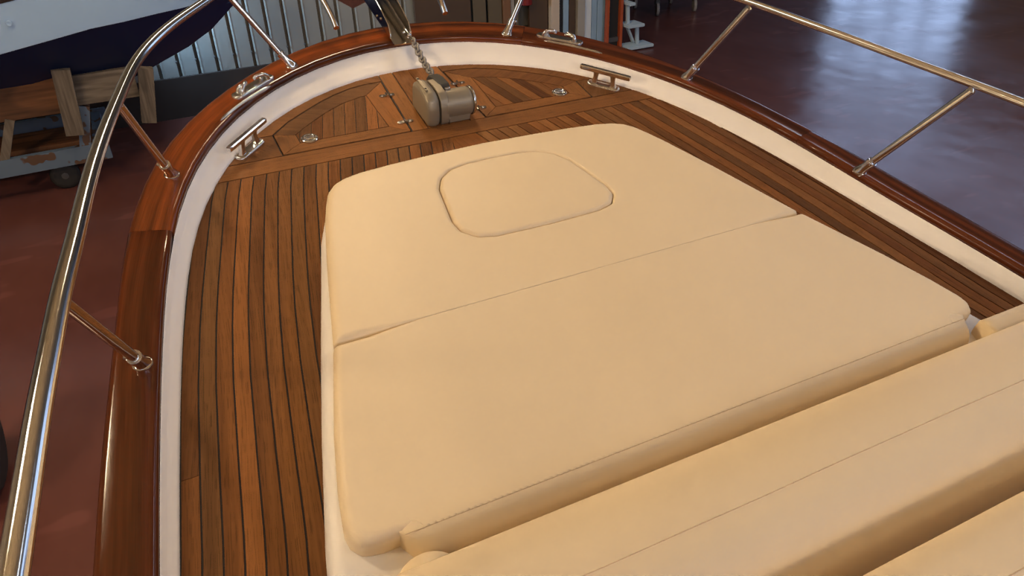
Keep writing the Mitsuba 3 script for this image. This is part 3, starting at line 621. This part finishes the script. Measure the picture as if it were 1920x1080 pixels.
def fairlead(label, cx, cy, ang):
    t = thing('fairlead', label, 'fairlead')
    c, s = math.cos(ang), math.sin(ang)
    def rot(m): v, f = m; return np.c_[cx + v[:, 0] * c - v[:, 1] * s, cy + v[:, 0] * s + v[:, 1] * c, v[:, 2] + .080], f
    P = roundpoly([(-.103, -.022), (.103, -.022), (.103, .022), (-.103, .022)], .02)
    add('plate', rot(pillow(P, -.002, lambda x, y: .010 + 0 * x, .006, step=.02)), 'chrome', 35, parent=t, boat=True)
    for q in (-1, 1):
        pts = spline([(q * .066, -.012, .006), (q * .068, -.012, .018), (q * .058, -.008, .029), (q * .040, .000, .032), (q * .026, .007, .029), (q * .022, .010, .022)], 20)
        add('horn', rot(tube(pts, np.linspace(.0085, .0065, 20), 12)), 'chrome', 50, parent=t, boat=True)
        add('foot', rot(tube(spline([(q * .064, .014, .004), (q * .060, .014, .016), (q * .046, .006, .028)], 10), .007, 10)), 'chrome', 50, parent=t, boat=True)
fairlead('chrome fairlead on the port gunwale, above the left end of the foredeck', -.632, 3.468, math.atan2(.115, .15))
fairlead('chrome fairlead on the starboard gunwale, in front of the leaning boards', .6535, 3.4685, math.atan2(-.133, .139))
for lab, s, pts in (('polished half-round rub strip beside the port fairlead', -1, [(-.785, 3.272), (-.735, 3.327), (-.68, 3.379), (-.625, 3.424), (-.572, 3.462)]), ('polished half-round rub strip beside the starboard fairlead', 1, [(.585, 3.481), (.632, 3.440), (.68, 3.393), (.725, 3.343), (.765, 3.296)])):
    P = spline([(x, y, .0785) for x, y in pts], 24)
    tag(add('rub_strip', tube(P, .0068 * np.minimum(1, .25 + 3 * np.sin(np.linspace(0, np.pi, 24))), 12), 'chrome', 50, boat=True), lab, 'rub strip')

# ------------------------------------------------------------------ windlass, chain, bow roller
t = thing('anchor_windlass', 'champagne grey electric anchor windlass on the deck between the locker lids', 'windlass')
def yz_prism(pts, x0, x1, r):
    """rounded slab: yz outline from x0 to x1, its rims rounded by r"""
    g = Polygon(pts).buffer(-.012, quad_segs=8).buffer(.012, quad_segs=8); rows = []
    for x, d in ((x0, r), (x0 + .15 * r, .48 * r), (x0 + .42 * r, .18 * r), (x0 + r, 0), (x1 - r, 0), (x1 - .42 * r, .18 * r), (x1 - .15 * r, .48 * r), (x1, r)):
        ln = (g.buffer(-d) if d else g).exterior; rows.append([(x, *ln.interpolate(i / 64, normalized=True).coords[0]) for i in range(64)])
    # align the start points
    R = [np.array(rows[0])]
    for q in rows[1:]:
        q = np.array(q); k = np.argmin(np.linalg.norm(q[:, 1:] - R[-1][0, 1:], axis=1)); R.append(np.roll(q, -k, axis=0))
    V, F = loft(R, closed=True); return close_ends(V, F, 64, len(R))
HOUS = [(3.104, .002), (3.098, .03), (3.100, .075), (3.112, .106), (3.138, .123), (3.19, .128), (3.245, .124), (3.268, .108), (3.276, .08), (3.276, .002)]
add('gear_housing', yz_prism(HOUS, -.090, -.0365, .020), 'champagne_metal', 40, parent=t, boat=True)
k = add('side_panel', cat_meshes([box(-.072, 3.205, .1275, .011, .105, .004, bevel=.0015)]), 'champagne_metal', 35, parent=t, boat=True)
for y in (3.165, 3.243): add('screw', lathe((-.072, y, .1285), (-.072, y, 1), [(0, .004), (.002, .004), (.003, .002)], 10), 'black_slot', 35, parent=k, boat=True)
MID = [(3.106, .002), (3.100, .03), (3.102, .075), (3.114, .103), (3.138, .119), (3.19, .123), (3.245, .118), (3.278, .098), (3.290, .05), (3.288, .002)]
add('body', yz_prism(MID, -.0345, -.004, .003), 'champagne_metal', 40, parent=t, boat=True)
add('motor', cat_meshes([lathe((-.012, 3.152, .060), (1, 3.152, .060), [(0, .053), (.096, .053), (.103, .051), (.108, .047), (.108, .001)], 36), box(.042, 3.152, .018, .09, .085, .036, bevel=.006)]), 'champagne_metal', 40, parent=t, boat=True)
add('end_ring', lathe((.0965, 3.152, .060), (1, 3.152, .060), [(0, .0535), (.005, .0545), (.009, .0523), (.0095, .048)], 36), 'chrome', 40, parent=t, boat=True)
GY = [(3.172, .02), (3.172, .112), (3.190, .1235), (3.25, .121), (3.30, .108), (3.322, .08), (3.322, .02)]
add('gypsy_cover', yz_prism(GY, -.012, .030, .005), 'dark_metal', 35, parent=t, boat=True)
add('gypsy_cap', lathe((.030, 3.248, .070), (1, 3.248, .070), [(0, .040), (.005, .040), (.010, .035), (.012, .02), (.012, .001)], 28), 'chrome', 40, parent=t, boat=True)
add('clip', box(.012, 3.166, .117, .022, .012, .010, bevel=.003), 'chrome', 35, parent=t, boat=True)
# chain: real links, each turned a quarter against the one before
ch = thing('anchor_chain', 'galvanised anchor chain running from the windlass to the bow roller', 'chain')
A, B = np.array([.014, 3.318, .096]), np.array([.0315, 3.575, .120])
d = (B - A); L = np.linalg.norm(d); d /= L; s0 = np.cross(d, [0, 0, 1.]); s0 /= np.linalg.norm(s0); u0 = np.cross(s0, d)
n = int(L / .0230)
for i in range(n):
    c = A + d * (.012 + i * (L - .02) / (n - 1)) - np.array([0, 0, .012 * math.sin(math.pi * i / (n - 1))])
    w = s0 if i % 2 else u0; w2 = (w + (u0 if i % 2 else s0) * .25); w2 /= np.linalg.norm(w2)
    a = np.linspace(0, 2 * np.pi, 17)
    pts = [c + d * (.0125 * math.copysign(abs(math.cos(q)) ** .6, math.cos(q)) * 1.15 + .0035 * math.copysign(1, math.cos(q)) * 0) + w2 * .0105 * math.sin(q) for q in a]
    add('link', tube(np.array(pts), .0048, 8, cap=False), 'galvanised', 60, parent=ch, boat=True)
br = thing('bow_roller', 'stainless bow roller channel over the mahogany gunwale at the bow', 'roller')
add('channel', cat_meshes([beam((.012, 3.625, .084), (.03, 4.16, .118), .086, .005)]), 'chrome', 35, parent=br, boat=True)
for sx in (-1, 1):
    o = np.array([[3.66, .0], [3.70, .045], [3.80, .062], [4.0, .085], [4.14, .085], [4.19, .05], [4.19, .0], [4.12, -.02]])
    g = Polygon(o).buffer(-.012).buffer(.012); v, f = prism(g, -.0025, .0025)
    v = np.c_[.012 + sx * .044 + v[:, 2] + .018 * (v[:, 0] - 3.625) / .535, v[:, 0], v[:, 1] + .09 + .034 * (v[:, 0] - 3.625) / .535]
    k = add('cheek', (v, f), 'chrome', 35, parent=br, boat=True)
    for (y, z) in ((3.80, .125), (3.86, .112)):
        x = .012 + sx * .044 + .018 * (y - 3.625) / .535
        add('bolt', lathe((x, y, z), (x + sx, y, z), [(.002, .006), (.006, .006), (.008, .003)], 10), 'chrome', 35, parent=k, boat=True)
add('wheel', lathe((-.02, 4.08, .15), (.08, 4.08, .15), [(0, .035), (.012, .035), (.035, .02), (.06, .02), (.083, .035), (.095, .035)], 24), 'dark_metal', 40, parent=br, boat=True)
an = thing('anchor', 'stainless anchor shank lying in the bow roller with its chain swivel', 'anchor')
add('shank', cat_meshes([beam((.030, 3.665, .120), (.048, 4.22, .170), .013, .024, bevel=.003)]), 'chrome', 35, parent=an, boat=True)
add('fluke', cat_meshes([manifold3d.Manifold.hull_points(np.array([(.048, 4.16, .14), (-.10, 4.34, .02), (.196, 4.34, .02), (.048, 4.50, -.12), (.048, 4.30, .10), (.048, 4.4, .05)]))]), 'chrome', 30, parent=an, boat=True)
sw = [lathe((.0315, 3.572, .119), (.0305, 3.665, .121), [(0, .004), (.004, .0085), (.03, .0085), (.034, .0055), (.042, .0055), (.046, .0105), (.075, .0105), (.08, .012), (.092, .012), (.096, .004)], 16), tube([(.012, 3.655, .121), (.050, 3.655, .121)], .0062, 10)]
add('swivel', cat_meshes(sw), 'chrome', 35, parent=an, boat=True)
# the foremost thin rod end seen over the bow is the starboard leg of the bow rail (built above)

# ------------------------------------------------------------------ the boat on its cradle behind, to port
def uvbox(m, along):
    v, f = np.asarray(m[0], float), np.asarray(m[1], int)
    V = v[f.ravel()]; ax = [a for a in range(3) if a != along]
    return (V, np.arange(len(V)).reshape(-1, 3)), np.c_[V[:, ax[0]] + V[:, ax[1]] * .7, V[:, along]]
def wood(key, m, bsdf, parent, along=0):
    mm, U = uvbox(m, along); return add(key, mm, bsdf, False, U, parent=parent)
t = thing('moored_boat', 'white boat with dark blue underside on a wooden cradle, upper left behind the bow rail', 'boat')
xs = [-6.5, -4.5, -3.0, -1.95, -1.60, -1.28, -1.02, -.76, -.55, -.32, -.15, -.05, .0]
def lerp(a): return np.interp(xs, [q[0] for q in a], [q[1] for q in a])
ynear = lerp([(-6.5, 7.45), (-1.95, 7.45), (-1.0, 7.62), (-.5, 7.8), (0, 8.2)])
zch = lerp([(-6.5, 1.0), (-1.95, 1.345), (-1.59, 1.39), (-1.28, 1.43), (-1.02, 1.445), (-.76, 1.46), (-.5, 1.47), (-.3, 1.475), (0, 1.46)])
zsh = zch + .345
ybot = ynear + lerp([(-6.5, .35), (-1.4, .35), (-.8, .25), (0, .12)])
zbot = lerp([(-6.5, .98), (-1.45, 1.08), (-1.1, 1.07), (-.86, 1.14), (-.56, 1.22), (-.26, 1.34), (0, 1.44)])
yc = 8.28
def row(y, z): return np.c_[xs, y, z]
far = lambda y: 2 * yc - np.asarray(y)
keel = row(np.full(len(xs), yc), lerp([(-6.5, .62), (-1.2, .78), (-.4, 1.1), (0, 1.42)]))
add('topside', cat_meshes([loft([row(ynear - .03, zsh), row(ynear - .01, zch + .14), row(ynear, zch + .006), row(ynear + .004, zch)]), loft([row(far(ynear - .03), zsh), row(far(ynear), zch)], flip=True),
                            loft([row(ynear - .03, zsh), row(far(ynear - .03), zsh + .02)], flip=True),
                            loft([[(0, float(ynear[-1]) - .03, float(zsh[-1])), (0.04, yc, float(zsh[-1]) + .02), (0, float(far(ynear[-1] - .03)), float(zsh[-1]))], [(0, float(ynear[-1]), float(zch[-1])), (.0, yc, float(zch[-1])), (0, float(far(ynear[-1])), float(zch[-1]))]])]), 'boat_white_cool_lit', 30, parent=t)
add('underside', cat_meshes([loft([row(ynear + .004, zch), row(ynear + .05, zch - .01), row(ybot, zbot), keel]), loft([row(far(ynear + .004), zch), row(far(ybot), zbot), keel], flip=True)]), 'boat_blue', 30, parent=t)
add('rubbing_band', cat_meshes([loft([row(ynear - .035, zsh - .002), row(ynear - .05, zsh + .03), row(ynear - .05, zsh + .12), row(ynear - .02, zsh + .14)])]), 'boat_rubber', 30, parent=t)
fp = np.array([-1.80, 7.438, 1.565])
add('skin_fitting', lathe(fp, fp + [0, -1, .02], [(0, .022), (.006, .022), (.010, .018), (.010, .010), (.004, .009), (.004, .001)], 20), 'boat_white_cool_lit', 35, parent=t)

t = thing('boat_cradle', 'rough timber cradle with posts carrying the white and blue boat', 'cradle')
wood('long_beam', box(-3.6, 7.98, .86, 4.1, .09, .30), 'timber_orange', t, 0)
wood('long_beam', box(-1.32, 7.96, .88, .50, .08, .25), 'timber_grey', t, 0)
wood('post', beam((-1.655, 7.86, .54), (-1.60, 7.84, 1.10), .12, .14, up=(1, 0, 0)), 'timber_grey', t, 2)
wood('post', beam((-1.055, 7.86, .54), (-.965, 7.84, 1.01), .10, .12, up=(1, 0, 0)), 'timber_grey', t, 2)
wood('cross_beam', box(-1.60, 8.44, .62, .14, .84, .16), 'timber_orange', t, 1); wood('cross_beam', box(-3.6, 8.44, .62, .14, .84, .16), 'timber_orange', t, 1)
wood('long_beam', box(-3.6, 8.9, .86, 4.1, .09, .30), 'timber_orange', t, 0)
for q in (-3.6, -2.6, -1.62, -1.0): wood('block', box(q, 8.44, .70, .10, .8, .05), 'timber_orange', t, 1)
t = thing('cradle_dolly', 'blue painted steel dolly on rubber wheels under the timber cradle', 'dolly')
wood('side_beam', beam((-4.6, 7.90, .30), (-1.43, 7.92, .335), .06, .15), 'blue_paint', t, 0)
wood('side_beam', beam((-4.6, 8.96, .30), (-1.43, 8.98, .335), .06, .15), 'blue_paint', t, 0)
wood('upright', beam((-2.26, 7.92, .36), (-2.10, 7.94, .72), .05, .07, up=(1, 0, 0)), 'timber_grey', t, 2)
wood('upright', beam((-1.62, 7.92, .38), (-1.53, 7.94, .74), .05, .09, up=(1, 0, 0)), 'blue_paint', t, 2)
wood('plank', box(-3.0, 8.5, .33, 3.0, .5, .04), 'timber_orange', t, 0)
for q in (-1.52, -4.5): wood('end_beam', box(q, 8.44, .33, .08, 1.0, .12), 'blue_paint', t, 1)
for wx, wy_ in ((-1.86, 8.06), (-4.2, 8.06), (-1.86, 8.82), (-4.2, 8.82)):
    k = add('wheel', lathe((wx, wy_ - .04, .125), (wx, wy_ + .04, .125), [(0, .03), (0, .085), (.006, .112), (.02, .125), (.06, .125), (.074, .112), (.08, .085), (.08, .03)], 28), 'tyre_rubber', 40, parent=t)
    add('hub', lathe((wx, wy_ - .045, .125), (wx, wy_ + .045, .125), [(0, .018), (.004, .03), (.086, .03), (.09, .018)], 16), 'steel_dark', 40, parent=k)
    add('fork', box(wx, wy_, .235, .08, .10, .03), 'steel_dark', False, parent=t)
# ------------------------------------------------------------------ boards, posts and steps by the back wall, behind the bow
def leaning(name, label, cat, x0, x1, y, h, m, th=.05, lean=.0, z0=0):
    a, b = (x0 + x1) / 2, x1 - x0
    mm, U = uvbox(beam((a, y - lean, z0), (a, y, h), b, th, up=(0, -1, 0), bevel=.004), 2)
    k = add(name, mm, m, False, U); tag(k, label, cat); return k
leaning('door_leaf', 'dark brown door leaf against the back wall, left of the leaning boards', 'door', 2.08, 2.80, 9.52, 2.1, 'dark_wood', .05)
leaning('plywood_sheet', 'narrow olive brown sheet standing beside the dark door leaf', 'board', 2.83, 3.00, 9.5, 1.9, 'olive_board', .02)
leaning('plywood_sheet', 'second olive brown sheet, left of the brown post', 'board', 3.03, 3.215, 9.5, 1.9, 'olive_board', .02)
leaning('timber_post', 'reddish brown timber post standing at the back wall', 'post', 3.225, 3.325, 9.5, 2.2, 'brown_wood', .08)
leaning('batten', 'grey batten beside the reddish brown post', 'board', 3.335, 3.385, 9.5, 2.1, 'grey_board', .04)
leaning('batten', 'olive batten left of the red extinguisher', 'board', 3.395, 3.44, 9.5, 2.0, 'olive_board', .04)
t = thing('fire_extinguisher', 'red fire extinguisher standing among the boards at the back wall', 'extinguisher')
add('cylinder', lathe((3.52, 9.42, .74), (3.52, 9.42, 2), [(0, .06), (.01, .075), (.40, .075), (.46, .05), (.49, .025), (.5, .02)], 24), 'red_paint', 40, parent=t)
add('valve', cat_meshes([lathe((3.52, 9.42, 1.23), (3.52, 9.42, 2), [(0, .02), (.05, .02), (.06, .01)], 12), box(3.54, 9.42, 1.29, .10, .02, .02)]), 'steel_dark', 30, parent=t)
add('bracket', box(3.52, 9.49, .97, .05, .10, .5), 'steel_dark', 30, parent=t)
leaning('door_leaf', 'near black door leaf between the extinguisher and the cream post', 'door', 3.60, 3.865, 9.52, 2.1, 'dark_wood', .05)
leaning('timber_post', 'cream painted post standing in front of the dark door leaf', 'post', 3.875, 3.995, 9.46, 2.4, 'cream_paint', .09)
leaning('batten', 'black batten right of the cream post', 'board', 4.01, 4.075, 9.5, 2.2, 'black_slot', .04)
leaning('batten', 'blue painted batten right of the black one', 'board', 4.085, 4.165, 9.5, 2.2, 'sky_paint', .04)
leaning('batten', 'dark brown batten beside the blue batten', 'board', 4.175, 4.265, 9.5, 2.2, 'dark_wood', .04)
leaning('timber_post', 'worn grey beige post left of the pale board', 'post', 4.275, 4.385, 9.47, 2.3, 'grey_board', .07)
leaning('plywood_sheet', 'pale bluish white board beside the blue sheets', 'board', 4.395, 4.505, 9.49, 2.3, 'pale_board', .03)
leaning('plywood_sheet', 'narrow blue sheet right of the pale board', 'board', 4.515, 4.595, 9.5, 2.3, 'sky_paint', .03)
leaning('plywood_sheet', 'wider blue sheet left of the orange rack', 'board', 4.60, 4.715, 9.49, 2.3, 'sky_paint', .03)
t = thing('orange_rack', 'tall orange rack upright with a dark inside, left of the steps', 'rack')
add('post', box(4.69, 9.38, 1.2, .038, .06, 2.4, bevel=.003), 'orange_paint', 30, parent=t); add('post', box(4.90, 9.38, 1.2, .042, .06, 2.4, bevel=.003), 'orange_paint', 30, parent=t)
add('back_panel', box(4.795, 9.42, 1.2, .18, .02, 2.4), 'black_slot', 30, parent=t)
for z in (.15, 1.0, 1.9): add('cross_bar', box(4.795, 9.40, z, .18, .03, .06), 'steel_dark', 30, parent=t)
t = thing('step_ladder', 'pale blue painted wooden steps standing right of the orange rack', 'ladder')
for i in range(3):
    z = .055 + .287 * i; xr = 5.36 - .165 * i
    # treads rise away from the viewer, to the left and the back
    k = add('tread', cat_meshes([box((xr + 4.94) / 2, 9.36, z - .02, max(.06, xr - 4.94), .26, .04, bevel=.006)]), 'ladder_paint', 30, parent=t)
    if i < 2:
        add('leg', beam((xr - .19, 9.36, z), (xr - .20, 9.37, z + .25), .045, .035, up=(0, 1, 0)), 'ladder_paint', 30, parent=t)
add('brace', beam((5.04, 9.44, .30), (5.16, 9.44, .06), .03, .045, up=(0, 1, 0)), 'ladder_paint', 30, parent=t)
add('foot', beam((5.24, 9.36, -.0), (5.24, 9.36, .04), .05, .04, up=(0, 1, 0)), 'ladder_paint', 30, parent=t)
# ------------------------------------------------------------------ trolley far back with one caster in view, tyre at the left edge
t = thing('tool_trolley', 'dark tool trolley on grey casters, far back on the red floor', 'trolley')
add('cabinet', box(6.95, 11.1, .72, 1.1, .8, .9, bevel=.02), 'trolley_paint', 30, parent=t)
for cx_, cy_ in ((7.17, 10.72), (6.5, 10.78), (7.2, 11.4), (6.5, 11.4)):
    k = add('caster', lathe((cx_ - .025, cy_ + .012, .10), (cx_ + .025, cy_ - .012, .10), [(0, .03), (0, .085), (.006, .1), (.044, .1), (.05, .085), (.05, .03)], 24), 'caster_grey', 40, parent=t)
    add('fork', box(cx_, cy_ + .02, .22, .07, .05, .12), 'steel_dark', 30, parent=k)

t = thing('trailer_wheel', 'black rubber wheel standing on the floor at the left edge of the picture', 'wheel')
wc = np.array([-2.20, 4.13, .31])
add('tyre', lathe(wc - [.09, 0, 0], wc + [.09, 0, 0], [(0, .18), (0, .27), (.015, .30), (.05, .31), (.13, .31), (.165, .30), (.18, .27), (.18, .18)], 40), 'tyre_rubber', 40, parent=t)
add('hub', lathe(wc - [.06, 0, 0], wc + [.1, 0, 0], [(0, .03), (0, .16), (.01, .19), (.11, .19), (.12, .16), (.12, .05), (.16, .04), (.16, .001)], 28), 'steel_dark', 40, parent=t)
